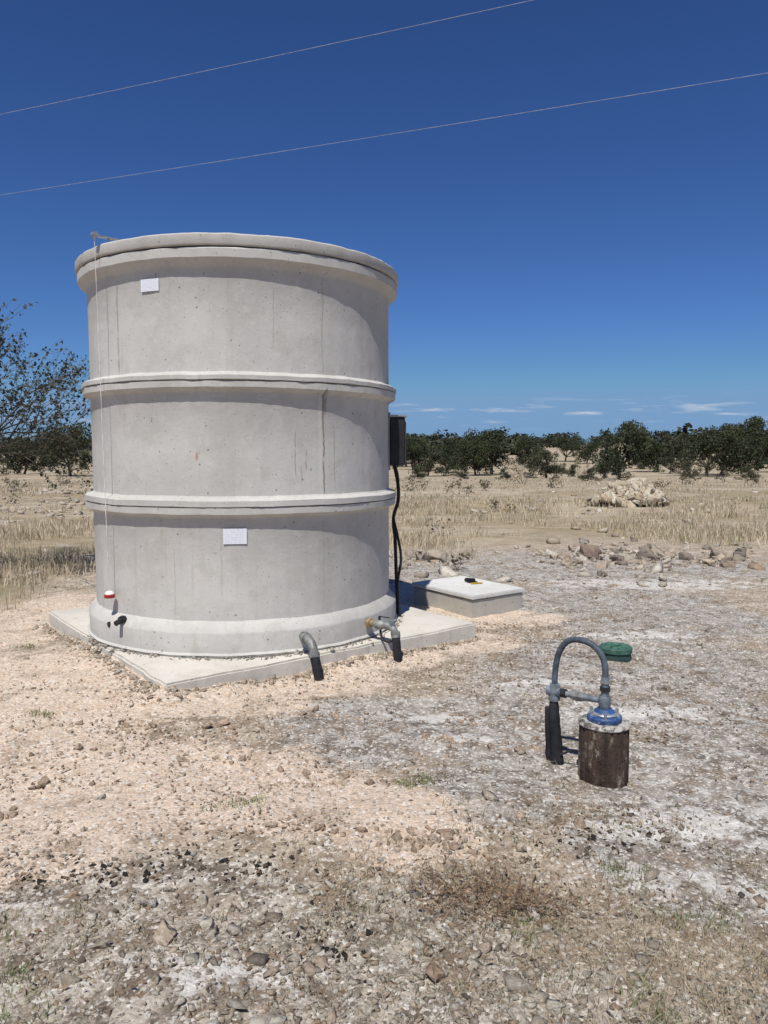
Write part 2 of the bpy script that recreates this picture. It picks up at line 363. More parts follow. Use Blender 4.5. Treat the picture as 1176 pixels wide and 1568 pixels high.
mesh_np('leaf_litter',V.reshape(-1,3),np.arange(n*4).reshape(-1,4),[gm.m],False,cols=np.repeat(cols,4,0))

# ------------------------------------------------------------------ tubes
def tube_np(path,radii,n=8,cap=True):
    P=np.array(path,float);k=len(P);V=[];F=[]
    prev=None
    for i in range(k):
        d=Vector(P[min(i+1,k-1)]-P[max(i-1,0)]).normalized()
        if prev is None: s=d.orthogonal().normalized()
        else:
            s=prev-d*prev.dot(d); s=s.normalized() if s.length>1e-6 else d.orthogonal().normalized()
        prev=s;t=d.cross(s)
        for j in range(n):
            a=2*math.pi*j/n;V.append(P[i]+np.array(s*math.cos(a)+t*math.sin(a))*radii[i])
    for i in range(k-1):
        for j in range(n):
            F.append((i*n+j,i*n+(j+1)%n,(i+1)*n+(j+1)%n,(i+1)*n+j))
    if cap:
        for e in (0,k-1):
            c=len(V);V.append(P[e])
            for j in range(n): F.append((e*n+j,e*n+(j+1)%n,c,c))
    return np.array(V),F
def poly_obj(name,V,F,mat,parent=None,smooth=True,angle=40):
    me=bpy.data.meshes.new(name)
    F=[tuple(dict.fromkeys(f)) for f in F]
    me.from_pydata([tuple(v) for v in V],[],F);me.materials.append(mat)
    me.polygons.foreach_set('use_smooth',[smooth]*len(me.polygons))
    bm=bmesh.new();bm.from_mesh(me);bmesh.ops.recalc_face_normals(bm,faces=bm.faces);bm.to_mesh(me);bm.free()
    if smooth: me.set_sharp_from_angle(angle=rad(angle))
    ob=bpy.data.objects.new(name,me);COL.objects.link(ob)
    if parent: ob.parent=parent
    return ob
def pipe(name,path,r,mat,parent,n=20):
    rr=r if isinstance(r,(list,tuple)) else [r]*len(path)
    V,F=tube_np(path,rr,n);return poly_obj(name,V,F,mat,parent)
def smoothpath(pts,k=6):
    P=np.array(pts,float);out=[]
    Q=np.vstack([2*P[0]-P[1],P,2*P[-1]-P[-2]])
    for i in range(1,len(Q)-2):
        for j in range(k):
            t=j/k;a,b,c,d=Q[i-1],Q[i],Q[i+1],Q[i+2]
            out.append(.5*((2*b)+(-a+c)*t+(2*a-5*b+4*c-d)*t*t+(-a+3*b-3*c+d)*t**3))
    out.append(P[-1]);return out
def lathe(name,prof,c,mat,parent,n=160,noise=.0,seed=0,angle=35,znoise=0):
    V=[];F=[];k=len(prof)
    A=np.arange(n)*2*np.pi/n
    for i,(r,z) in enumerate(prof):
        u=np.cos(A)*3+seed;v=np.sin(A)*3+z
        rr=r+((fbm(u*4,v*4,seed,3)-.5)*noise if noise and r>.01 else 0*A)
        zz=z+((fbm(u*2.5,v*2.5+5,seed+11,4)-.5)*znoise if znoise and 0<i<k-1 else 0*A)
        for j in range(n): V.append((c[0]+rr[j]*math.cos(A[j]),c[1]+rr[j]*math.sin(A[j]),c[2]+zz[j]))
    for i in range(k-1):
        for j in range(n): F.append((i*n+j,i*n+(j+1)%n,(i+1)*n+(j+1)%n,(i+1)*n+j))
    F.append(tuple(range(n)));F.append(tuple((k-1)*n+j for j in range(n)))
    return poly_obj(name,V,F,mat,parent,True,angle)
def empty(name,loc=(0,0,0)):
    e=bpy.data.objects.new(name,None);COL.objects.link(e);e.empty_display_size=.2;return e
def box(name,c,size,rotz,mat,parent,bev=.004,tilt=None,seg=2):
    bm=bmesh.new();bmesh.ops.create_cube(bm,size=1);bmesh.ops.scale(bm,vec=size,verts=bm.verts)
    if bev: bmesh.ops.bevel(bm,geom=bm.edges[:],offset=bev,segments=seg,affect='EDGES')
    mt=Matrix.Translation(c)@Matrix.Rotation(rotz,4,'Z')
    if tilt: mt=mt@tilt
    bmesh.ops.transform(bm,matrix=mt,verts=bm.verts)
    me=bpy.data.meshes.new(name);bm.to_mesh(me);bm.free();me.materials.append(mat)
    ob=bpy.data.objects.new(name,me);COL.objects.link(ob)
    if parent: ob.parent=parent
    return ob

# ------------------------------------------------------------------ concrete
TC=(-1.2,6.55)
def concrete(name,base,streak=True,seam=None):
    m=M(name,.92)
    n1=m.noise(1.3,6,.6);n2=m.noise(14,6,.65);n3=m.noise(90,3,.6);n4=m.noise(4.5,7,.68)
    b=np.array(base)
    c=m.mix(m.rng(n1,.35,.65),tuple(b*.90),tuple(b*1.06))
    c=m.mix(m.math('MULTIPLY',m.rng(n4,.50,.62),.42),c,tuple(b*np.array([.81,.80,.77])))
    c=m.mix(m.math('MULTIPLY',m.rng(n2,.5,.68),.38),c,tuple(b*1.15))
    c=m.mix(m.math('MULTIPLY',m.rng(n3,.5,.8),.4),c,tuple(b*.64))
    if streak:
        s=m.noise(1.0,5,.6,m.mapv((7,7,.45)));c=m.mix(m.math('MULTIPLY',m.rng(s,.54,.74),.32),c,tuple(b*np.array([.77,.74,.69])))
        s3=m.noise(1.0,4,.6,m.mapv((22,22,.8)));c=m.mix(m.math('MULTIPLY',m.rng(s3,.58,.72),.3),c,tuple(b*np.array([.73,.69,.63])))
    def holes(scale,t0,mx):
        vnod=m.n('ShaderNodeTexVoronoi');m.lk(m.co,vnod.inputs['Vector']);vnod.inputs['Scale'].default_value=scale
        sp=m.n('ShaderNodeSeparateColor');m.lk(vnod.outputs['Color'],sp.inputs[0])
        return m.math('LESS_THAN',vnod.outputs['Distance'],m.rng(sp.outputs[0],t0,1,0,mx))
    hole=m.math('MAXIMUM',holes(17,.4,.13),holes(44,.4,.16))
    c=m.mix(m.math('MULTIPLY',hole,.72),c,tuple(b*.25))
    if seam:
        sx=m.n('ShaderNodeSeparateXYZ');m.lk(m.co,sx.inputs[0])
        ang=m.math('ARCTAN2',m.math('SUBTRACT',sx.outputs[1],TC[1]),m.math('SUBTRACT',sx.outputs[0],TC[0]))
        wob=m.math('MULTIPLY',m.math('SUBTRACT',m.noise(7,4,.6,m.mapv((.2,.2,1))),.5),.03)
        for a0,z0,z1,w,colr,al in seam:
            d=m.math('ABSOLUTE',m.math('SUBTRACT',m.math('ADD',ang,wob),a0))
            mk=m.rng(d,w*.3,w,1,0);zz=m.math('MULTIPLY',m.rng(sx.outputs[2],z0,z0+.03),m.rng(sx.outputs[2],z1-.03,z1,1,0))
            mk=m.math('MULTIPLY',m.math('MULTIPLY',mk,zz),m.rng(m.noise(20,4,.7),.35,.5,.3,1))
            c=m.mix(m.math('MULTIPLY',mk,al),c,colr)
    h=m.math('SUBTRACT',m.math('MULTIPLY',n2,.6),m.math('MULTIPLY',hole,.8));h=m.math('ADD',h,m.math('MULTIPLY',n3,.3));h=m.math('ADD',h,m.math('MULTIPLY',n4,1.2))
    m.bump(h,.4,.008)
    return m.col(c)
A=rad
cbase=(.49,.478,.445)
tankm=concrete('tank_concrete',cbase,True,[
  (A(-52.6),1.27,2.06,.009,(.14,.12,.095),.85),(A(-53.6),1.27,2.0,.022,(.60,.58,.53),.55),(A(-51.8),1.85,2.04,.02,(.2,.18,.15),.6),(A(-52.6),2.15,2.85,.005,(.25,.22,.18),.5),(A(-52.6),.4,1.1,.004,(.28,.25,.2),.45),
  (A(-59),1.45,1.62,.006,(.2,.18,.15),.6),(A(-48),1.3,1.8,.006,(.3,.28,.24),.6),(A(-63),1.4,1.75,.004,(.22,.2,.17),.7),(A(-61),1.36,1.5,.004,(.2,.18,.15),.7),
  (A(-95.5),1.52,1.60,.012,(.33,.19,.10),.75),(A(-126),2.15,2.8,.010,(.22,.2,.18),.6),(A(-88),.55,1.0,.004,(.3,.27,.22),.5),(A(-70),2.3,2.75,.005,(.3,.27,.23),.5),(A(-104),.4,.9,.005,(.3,.27,.22),.45)])
tank=empty('concrete_water_tank')
low=[(1.30,.131),(1.315,.15),(1.30,.165),(1.302,.30),(1.298,.315),(1.252,.372),(1.24,.385),(1.238,.7),(1.24,1.11),(1.246,1.125),(1.288,1.145),(1.297,1.152),(1.298,1.198)]
mid=[(1.288,1.202),(1.302,1.208),(1.302,1.248),(1.292,1.257),(1.25,1.268),(1.24,1.28),(1.238,1.6),(1.24,1.995),(1.247,2.01),(1.290,2.033),(1.297,2.04),(1.298,2.083)]
top=[(1.286,2.088),(1.304,2.094),(1.305,2.122),(1.294,2.132),(1.25,2.142),(1.24,2.152),(1.238,2.5),(1.24,2.85),(1.25,2.87),(1.300,2.908),(1.308,2.915),(1.31,2.972),(1.30,2.982)]
lid=[(1.28,2.984),(1.316,2.993),(1.320,3.0),(1.318,3.062),(1.308,3.072),(1.0,3.085),(.3,3.095)]
for nm,p,sd in (('lower_section',low,1),('middle_section',mid,2),('upper_section',top,3)):
    lathe(nm,p,(TC[0],TC[1],0),tankm,tank,260,.014,sd,znoise=.012)
lidm=concrete('lid_concrete',(.46,.445,.41),False)
lathe('lid',lid,(TC[0],TC[1],0),lidm,tank,260,.022,9,znoise=.015)
dark=simple('dark_gap',(.03,.03,.03),.9)
def onwall(ang,r,z): return (TC[0]+r*math.cos(rad(ang)),TC[1]+r*math.sin(rad(ang)),z)
lathe('joint_gap',[(1.288,2.972),(1.299,2.976),(1.299,2.992),(1.288,2.996)],(TC[0],TC[1],0),dark,tank,120)
# labels with printed lines
paper=M('label_paper',.6);sx=paper.n('ShaderNodeSeparateXYZ');paper.lk(paper.tc.outputs['UV'],sx.inputs[0])
ln=paper.math('GREATER_THAN',paper.math('FRACT',paper.math('MULTIPLY',sx.outputs[1],9)),.6)
wd=paper.math('GREATER_THAN',paper.noise(1,2,.5,paper.mapv((24,4.5,1),paper.tc.outputs['UV'])),.5)
mg=paper.math('MULTIPLY',paper.math('GREATER_THAN',sx.outputs[0],.08),paper.math('LESS_THAN',sx.outputs[0],.92))
paper.col(paper.mix(paper.math('MULTIPLY',paper.math('MULTIPLY',ln,wd),paper.math('MULTIPLY',mg,.4)),(.66,.69,.74),(.25,.27,.32)))
def label(name,ang,z,w,h):
    V=[];F=[];n=8;r=1.2485;uv=[]
    for i in range(n+1):
        a=ang+math.degrees(w/r)*(i/n-.5)
        for j,zz in enumerate((z-h/2,z+h/2)): V.append(onwall(a,r+.0015*(i in(0,n)),zz));uv.append((i/n,j))
    for i in range(n): F.append((2*i,2*i+2,2*i+3,2*i+1))
    ob=poly_obj(name,V,F,paper.m,tank,False)
    l=ob.data.uv_layers.new(name='UVMap')
    for lp in ob.data.loops: l.data[lp.index].uv=uv[lp.vertex_index]
label('upper_label',-110.6,2.755,.15,.085);label('lower_label',-83.4,.995,.165,.11)
# level gauge
steel=simple('galvanised_steel',(.36,.37,.38),.45,.6,.3,40)
cord=simple('white_cord',(.62,.60,.56),.8)
pipe('gauge_cord',[(-2.06,5.50,3.135),(-2.052,5.56,.54)],.0025,cord,tank,8)
box('gauge_bracket',(-1.93,5.62,3.125),(.36,.045,.008),math.atan2(.24,.26),steel,tank,.001)
box('gauge_bracket_leg',(-1.86,5.69,3.10),(.02,.05,.07),math.atan2(.24,.26),steel,tank,.002)
pipe('gauge_pulley',[(-2.07,5.51,3.13),(-2.045,5.485,3.13)],.022,steel,tank,16)
box('gauge_arm',(-1.985,5.575,3.045),(.012,.02,.15),.7,steel,tank,.001)
red=simple('red_paint',(.30,.025,.02),.4,0,.15);wht=simple('white_paint',(.65,.64,.6),.5)
gc=(-2.052,5.565)
lathe('gauge_target_red',[(.002,.505),(.036,.505),(.039,.510),(.038,.527),(.034,.533)],(gc[0],gc[1],0),red,tank,24)
lathe('gauge_target_white',[(.034,.533),(.032,.542),(.023,.552),(.01,.557),(.002,.558)],(gc[0],gc[1],0),wht,tank,24)
blk=simple('black_plastic',(.022,.022,.024),.5,0,.3,60)
foam=simple('black_foam_wrap',(.022,.023,.027),.8,0,.4,25,.8)
pvc=simple('grey_pipe',(.17,.20,.225),.5,.2,.4,30,.2)
pvcd=simple('weathered_pipe',(.20,.205,.195),.6,.3,.5,25,.3)
brass=simple('brass_fitting',(.34,.25,.14),.5,.6,.35,40)
pipe('overflow_stub',[onwall(-124.6,1.27,.365),onwall(-124,1.36,.34)],.020,blk,tank)
pipe('overflow_stub_collar',[onwall(-124.6,1.285,.36),onwall(-124.4,1.31,.355)],.028,blk,tank)
pipe('hole_shade_disc',[onwall(-131.5,1.25,.30),onwall(-131.5,1.310,.30)],.020,blk,tank)  # black disc stands in for the shade inside an open hole
# control box
ctl=empty('electrical_control_box')
box('cabinet',(.105,6.68,1.68),(.13,.34,.42),rad(4),blk,ctl,.008)
box('cabinet_hood',(.110,6.68,1.898),(.16,.37,.018),rad(4),steel,ctl,.004)
box('cabinet_door',(.175,6.685,1.67),(.012,.30,.36),rad(4),simple('dark_grey_door',(.06,.062,.065),.4),ctl,.003)
box('mounting_plate',(.036,6.68,1.68),(.02,.30,.5),rad(4),steel,ctl,.002)
pipe('conduit',smoothpath([(.085,6.62,1.48),(.12,6.62,1.38),(.125,6.62,1.15),(.085,6.63,1.02),(.12,6.6,.85),(.15,6.58,.65),(.12,6.58,.42),(.14,6.6,.12)]),.012,blk,ctl,12)
pipe('cable',smoothpath([(.09,6.70,1.48),(.125,6.72,1.3),(.125,6.72,1.15),(.085,6.73,1.0),(.10,6.72,.8),(.11,6.70,.5),(.13,6.72,.12)]),.016,blk,ctl,12)

# slab
slab=empty('concrete_slab')
slabm=concrete('slab_concrete',(.56,.53,.47),False)
ac=(.788,.616);bc=(-.616,.788);sc=(-1.385+1.39*(ac[0]+bc[0]),4.63+1.39*(ac[1]+bc[1]))
def rough_box(name,c,size,rotz,mat,parent,cuts=40,amp=.008,seed=1,bev=.012):
    bm=bmesh.new();bmesh.ops.create_cube(bm,size=1);bmesh.ops.scale(bm,vec=size,verts=bm.verts)
    bmesh.ops.bevel(bm,geom=bm.edges[:],offset=bev,segments=2,affect='EDGES')
    bmesh.ops.subdivide_edges(bm,edges=[e for e in bm.edges if e.calc_length()>.3],cuts=cuts,use_grid_fill=True)
    for v in bm.verts:
        p=v.co;k=np.array([p.x*7+seed]);l=np.array([p.y*7+p.z*9])
        n=float(fbm(k,l,seed,3)[0])-.5;n2=float(fbm(k+9,l+5,seed+7,3)[0])-.5;n3=float(fbm(k*.4,l*.4,seed+3,2)[0])-.5
        v.co+=Vector((n*amp,n2*amp,n3*amp*.5))
    bmesh.ops.transform(bm,matrix=Matrix.Translation(c)@Matrix.Rotation(rotz,4,'Z'),verts=bm.verts)
    me=bpy.data.meshes.new(name);bm.to_mesh(me);bm.free();me.materials.append(mat)
    ob=bpy.data.objects.new(name,me);COL.objects.link(ob);ob.parent=parent;return ob
rough_box('pad',(sc[0],sc[1],.03),(2.76,2.76,.20),math.atan2(.616,.788),slabm,slab,50,.026,4,.014)
n=320;a=rng.uniform(-150,10,n);rr=1.31+np.abs(rng.normal(0,.03,n))
P=np.stack([TC[0]+rr*np.cos(np.radians(a)),TC[1]+rr*np.sin(np.radians(a)),np.full(n,.132)],-1)
scatter('mortar_crumbs',T1,P,np.clip(.004+.005*rng.exponential(1,n),.004,.025),np.tile(np.array([[.46,.43,.38]]),(n,1))*rng.uniform(.7,1.1,(n,1)),rk.m,.4,parent=slab,sink=.2)
n=2200;tt=rng.uniform(0,2.78,n);side=rng.random(n)<.5;o=-np.abs(rng.normal(0,.05,n))+.01
x=np.where(side,-1.385+ac[0]*tt+bc[0]*o,-1.385+bc[0]*tt+ac[0]*o);y=np.where(side,4.63+ac[1]*tt+bc[1]*o,4.63+bc[1]*tt+ac[1]*o)
k=o<-.015;x,y=x[k],y[k];n=len(x)
scatter('edge_soil_crumbs',T1,np.stack([x,y,height(x,y)],-1),np.clip(.004+.006*rng.exponential(1,n),.004,.028),pal(n,'cal'),rk.m,.5,parent=slab,sink=.2)

# outlet pipes
oa=empty('outlet_pipe')
pipe('nipple',[(-.61,5.43,.262),(-.545,5.30,.255)],.028,pvcd,oa)
pipe('elbow',smoothpath([(-.565,5.34,.258),(-.525,5.26,.25),(-.50,5.21,.215),(-.49,5.19,.17)],4),.032,pvcd,oa)
pipe('collar',[(-.572,5.355,.259),(-.552,5.315,.256)],.040,pvcd,oa)
pipe('collar_lower',[(-.493,5.195,.19),(-.488,5.185,.155)],.040,pvcd,oa)
pipe('foam_sleeve',smoothpath([(-.488,5.185,.165),(-.465,5.15,.08),(-.445,5.12,-.02),(-.44,5.11,-.08)],4),[.034]*9+[.035]*4,foam,oa)
ob_=empty('outlet_valve')
pipe('brass_nipple',[(-.15,5.82,.262),(-.06,5.755,.262)],.026,brass,ob_)
pipe('brass_hex',[(-.125,5.80,.262),(-.10,5.78,.262)],.038,brass,ob_,6)
pipe('valve_body',[(-.07,5.765,.262),(-.05,5.75,.26),(-.02,5.73,.26),(0,5.71,.26)],[.026,.038,.038,.026],pvcd,ob_)
pipe('arm',smoothpath([(-.01,5.72,.26),(.04,5.68,.258),(.075,5.655,.24),(.088,5.645,.20)],4),.027,pvcd,ob_)
pipe('collar',[(.086,5.647,.225),(.09,5.643,.185)],.037,pvcd,ob_)
pipe('riser_tee',[(.062,5.665,.25),(.062,5.665,.31)],.022,pvc,ob_)
pipe('valve_handle',[(-.035,5.74,.29),(-.035,5.74,.32)],.010,blk,ob_)
box('valve_lever',(-.0,5.72,.323),(.10,.018,.006),-.6,blk,ob_,.002)
pipe('foam_sleeve',smoothpath([(.09,5.643,.19),(.10,5.635,.08),(.105,5.63,-.08)],4),.032,foam,ob_)
pipe('strap',smoothpath([(-.03,5.76,.25),(-.02,5.72,.17),(.02,5.68,.14),(.08,5.64,.16)],4),.009,blk,ob_,8)

# ------------------------------------------------------------------ vault box
vb=empty('concrete_vault')
vr=math.atan2(.59,.81);vc=(.85+.81*.35-.59*.465,7.13+.59*.35+.81*.465)
rough_box('vault_wall',(vc[0],vc[1],.07),(.69,.92,.20),vr,concrete('vault_concrete',(.44,.42,.37),False),vb,10,.008,11,.008)
rough_box('vault_lid',(vc[0],vc[1],.1935),(.72,.95,.042),vr,concrete('vault_lid_concrete',(.62,.615,.585),False),vb,10,.006,15,.008)
yel=simple('yellow_plastic',(.55,.34,.03),.5)
lathe('lid_opening',[(.055,.2145),(.06,.222),(.052,.226),(.03,.224)],(.93,7.86,0),blk,vb,24)
box('lifting_strap',(.965,7.77,.224),(.13,.03,.012),.3,yel,vb,.004)
box('strap_buckle',(.91,7.90,.236),(.11,.06,.035),-.4,blk,vb,.008)

# ------------------------------------------------------------------ well
well=empty('well_head')
ru=M('rusty_steel',.9,.05);n=ru.noise(9,7,.7,ru.mapv((1,1,.3)));n2=ru.noise(30,5,.7)
c=ru.mix(ru.rng(n,.38,.62),(.030,.021,.017),(.085,.056,.042));c=ru.mix(ru.math('MULTIPLY',ru.rng(n2,.56,.7),.5),c,(.15,.105,.075))
c=ru.mix(ru.rng(ru.noise(6,7,.75,ru.mapv((1.5,1.5,.7))),.55,.64),c,(.30,.26,.21))
c=ru.mix(ru.math('MULTIPLY',ru.rng(ru.noise(1,5,.7,ru.mapv((40,40,2))),.52,.66),.6),c,(.02,.015,.013))
ru.bump(n2,1,.012);ru.col(c)
lathe('casing',[(.118,-.1),(.119,0),(.119,.05),(.119,.1),(.118,.15),(.118,.2),(.118,.26),(.116,.266),(.110,.268),(.108,.25)],(1.08,3.6,0),ru.m,well,64,.014,21)
chip=M('chipped_cap_metal',.8,.1);cn=chip.noise(26,6,.75);chip.col(chip.mix(chip.rng(cn,.42,.56),(.09,.08,.075),(.42,.40,.36)));chip.bump(cn,.6,.006)
lathe('seal_rim',[(.104,.262),(.121,.264),(.125,.270),(.121,.277),(.108,.284),(.085,.286)],(1.08,3.6,0),chip.m,well,64,.014,23,znoise=.006)
bl=M('blue_enamel',.5);bn=bl.noise(38,6,.7);b2=bl.noise(12,5,.7)
bl.col(bl.mix(bl.rng(bn,.54,.66),bl.mix(bl.rng(b2,.4,.6),(.025,.06,.15),(.035,.10,.27)),(.30,.33,.36)));bl.bump(bn,.3,.004);blue=bl.m
lathe('well_cap',[(.080,.283),(.083,.288),(.083,.306),(.077,.314),(.056,.320),(.045,.334),(.038,.343),(.01,.346)],(1.08,3.6,0),blue,well,48,.005,25)
lathe('cap_plate',[(.064,.3185),(.066,.3215),(.062,.326),(.05,.328)],(1.08,3.6,0),steel,well,40)
for i in range(6):
    a=i*math.pi/3+.3;x=1.08+.071*math.cos(a);y=3.6+.071*math.sin(a)
    pipe('bolt_%d'%i,[(x,y,.30),(x,y,.335)],.008,steel,well,6)
pipe('riser',[(1.08,3.6,.335),(1.08,3.6,.50)],.019,pvc,well)
pipe('riser_collar',[(1.08,3.6,.345),(1.08,3.6,.362),(1.08,3.6,.395),(1.08,3.6,.405)],[.025,.030,.030,.025],pvc,well)
pipe('hose_clamp',[(1.08,3.6,.47),(1.08,3.6,.482)],.024,steel,well)
pipe('hose_barb',[(1.08,3.6,.43),(1.08,3.6,.452)],.026,blk,well,8)
L=(.875,3.78)
pipe('cross_pipe',[(1.07,3.61,.378),(.88,3.775,.368)],.015,pvc,well)
pipe('cross_union',[(1.0,3.671,.374),(.985,3.684,.374),(.955,3.71,.372),(.94,3.723,.371)],[.018,.026,.026,.018],pvcd,well,8)
pipe('cross_nut',[(.925,3.736,.371),(.905,3.753,.37)],.023,blk,well,8)
pipe('tee',[(L[0],L[1],.33),(L[0],L[1],.41)],.025,pvc,well)
pipe('tee_collar',[(L[0],L[1],.325),(L[0],L[1],.345)],.030,pvc,well)
pipe('tee_side',[(.90,3.758,.369),(.845,3.806,.367)],.023,pvc,well)
mx,my=(1.08+L[0])/2,(3.6+L[1])/2
arch=[]
for i in range(41):
    t=i/40*math.pi;k=-math.cos(t)
    px_=mx+(L[0]-mx)*math.copysign(abs(k)**.85,-k);py_=my+(L[1]-my)*math.copysign(abs(k)**.85,-k)
    zb=.40+(.50-.40)*(k+1)/2;arch.append((px_,py_,zb+(.66-zb)*math.sin(t)**.75))
pipe('arch_hose',arch,.0155,simple('blue_grey_hose',(.07,.09,.11),.55,0,.4,30),well,16)
pipe('standpipe',[(L[0],L[1],.34),(L[0],L[1],.29)],.020,pvc,well)
pipe('foam_sleeve',smoothpath([(L[0]-.003,L[1],.315),(L[0]+.004,L[1]-.004,.2),(L[0]+.014,L[1]-.012,.08),(L[0]+.02,L[1]-.02,-.06)],4),[.022,.026,.025,.028,.026,.029,.027,.030,.031,.029,.033,.034,.032],foam,well)
pipe('foam_sleeve_second',smoothpath([(L[0]-.028,L[1]+.02,.28),(L[0]-.026,L[1]+.02,.16),(L[0]-.012,L[1]+.02,-.06)],4),.015,foam,well)
pipe('wire_lead',smoothpath([(.90,3.74,.05),(.97,3.70,.09),(1.03,3.66,.05),(1.0,3.72,.01)]),.006,blk,well,8)

# green valve cover
gv=empty('green_valve_cover')
grn=simple('green_plastic',(.06,.14,.105),.7,0,.35,25)
gz=float(height(1.8,5.75))-.02
lathe('valve_box_body',[(.120,-.05),(.115,.06),(.112,.07)],(1.8,5.75,gz),simple('dark_green_plastic',(.03,.06,.05),.6),gv,40)
lathe('valve_box_lid',[(.112,.071),(.124,.073),(.125,.105),(.118,.113),(.10,.114),(.098,.110),(.03,.110)],(1.8,5.75,gz),grn,gv,40)
box('lid_handle',(1.8,5.75,gz+.116),(.09,.022,.012),.4,grn,gv,.004)
for i in range(8):
    a=i*math.pi/4;box('lid_rib_%d'%i,(1.8+.065*math.cos(a),5.75+.065*math.sin(a),gz+.1125),(.05,.008,.006),a,grn,gv,.001)

# ------------------------------------------------------------------ vegetation
bark=simple('bark',(.10,.085,.07),.95,0,.4,12,.5)
lm=M('oak_leaves',.75);lm.col(lm.attr('tint','Color'));oakleaf=lm.m
def tubes_merge(segs,n):
    V=[];F=[];o=0
    for path,rr in segs:
        v,f=tube_np(path,rr,n,False);V.append(v);F.append(np.array(f)+o);o+=len(v)
    return np.concatenate(V),np.concatenate(F)
def leaves_at(P,size,r,cols,elong=1.5):
    N=len(P);d1=r.normal(size=(N,3));d1/=np.linalg.norm(d1,axis=1,keepdims=True)
    d2=np.cross(d1,r.normal(size=(N,3)));d2/=np.linalg.norm(d2,axis=1,keepdims=True)
    s=size*r.uniform(.6,1.3,(N,1))
    V=np.stack([P-d1*s*elong/2,P+d2*s/2,P+d1*s*elong/2,P-d2*s/2],1).reshape(-1,3)
    return V,np.arange(N*4).reshape(-1,4),np.repeat(cols,4,0)
def oak_mesh(name,seed,h,cr,nleaf,ls,low=.3,base=(.042,.049,.023)):
    r=np.random.default_rng(seed);segs=[];ctr=[]
    th=h*r.uniform(.12,.2);lean=r.normal(0,.15,2)
    tp=np.array([lean[0]*th,lean[1]*th,th]);tr=h*.032
    segs.append(([np.array([0,0,-.3]),np.array([0,0,.1]),tp*.6,tp],[tr*1.5,tr*1.15,tr,tr*.9]))
    nl=r.integers(6,10);off=r.normal(0,cr*.18,2)
    for i in range(nl):
        a=2*np.pi*(i+r.uniform(-.45,.45))/nl;rr=cr*r.uniform(.3,.95);z=h*r.uniform(low,.86)
        e=np.array([np.cos(a)*rr+off[0],np.sin(a)*rr+off[1],z]);m=(tp+e)/2+np.array([np.cos(a),np.sin(a),-.3])*rr*.15+r.normal(0,.1,3)
        segs.append((smoothpath([tp,m,e],3),list(np.linspace(tr*.6,tr*.12,7))));ctr.append((e,cr*r.uniform(.22,.42)))
        for j in range(3):
            q=m*(.6)+e*.4;e2=q+r.normal(0,1,3)*np.array([cr*.36,cr*.36,h*.18]);e2[2]=np.clip(e2[2],h*(low-.1),h*.95)
            segs.append(([q,(q+e2)/2+r.normal(0,.08,3),e2],[tr*.25,tr*.16,tr*.06]));ctr.append((e2,cr*r.uniform(.14,.34)))
    for j in range(2): ctr.append((np.array([r.normal(0,cr*.25)+off[0],r.normal(0,cr*.25)+off[1],h*r.uniform(.6,.88)]),cr*r.uniform(.22,.36)))
    TV,TF=tubes_merge(segs,6)
    wts=np.array([c[1]**2 for c in ctr]);wts/=wts.sum();k=r.choice(len(ctr),nleaf,p=wts)
    C=np.array([c[0] for c in ctr])[k];R=np.array([c[1] for c in ctr])[k]
    d=r.normal(size=(nleaf,3));d/=np.linalg.norm(d,axis=1,keepdims=True);P=C+d*(R*r.uniform(.25,1.08,nleaf)**.7)[:,None]*np.array([1,1,.78])
    P[:,2]=np.maximum(P[:,2],.15)
    tint=r.uniform(.5,1.3,len(ctr))[k][:,None]*r.uniform(.7,1.3,(nleaf,1))
    cols=np.array(base)*tint
    LV,LF,LC=leaves_at(P,ls,r,cols,1.3)
    V=np.concatenate([TV,LV]);F=np.concatenate([TF,LF+len(TV)]);C=np.concatenate([np.full((len(TV),3),.1),LC])
    mi=np.concatenate([np.zeros(len(TF)),np.ones(len(LF))])
    return mesh_np(name,V,F,[bark,oakleaf],False,cols=C,matidx=mi,link=False),(V,F,C,mi)
variants=[oak_mesh('oak_tree_mesh_%d'%i,100+i,4.2,2.5,5600,.13,[.36,.2,.2,.18,.25,.2,.28,.15][i],[(.042,.050,.023),(.038,.048,.022),(.052,.060,.028),(.042,.052,.022),(.060,.064,.035),(.036,.046,.020),(.045,.055,.026),(.055,.060,.034)][i])[0] for i in range(8)]
def place_oak(x,y,s,sw,v,rot):
    ob=bpy.data.objects.new('live_oak_tree',variants[v]);COL.objects.link(ob);ob.location=(x,y,float(height(x,y)));ob.scale=(sw,sw*random.uniform(.85,1.15),s);ob.rotation_euler[2]=rot
def up(px,D): return (px-588)/1154*D
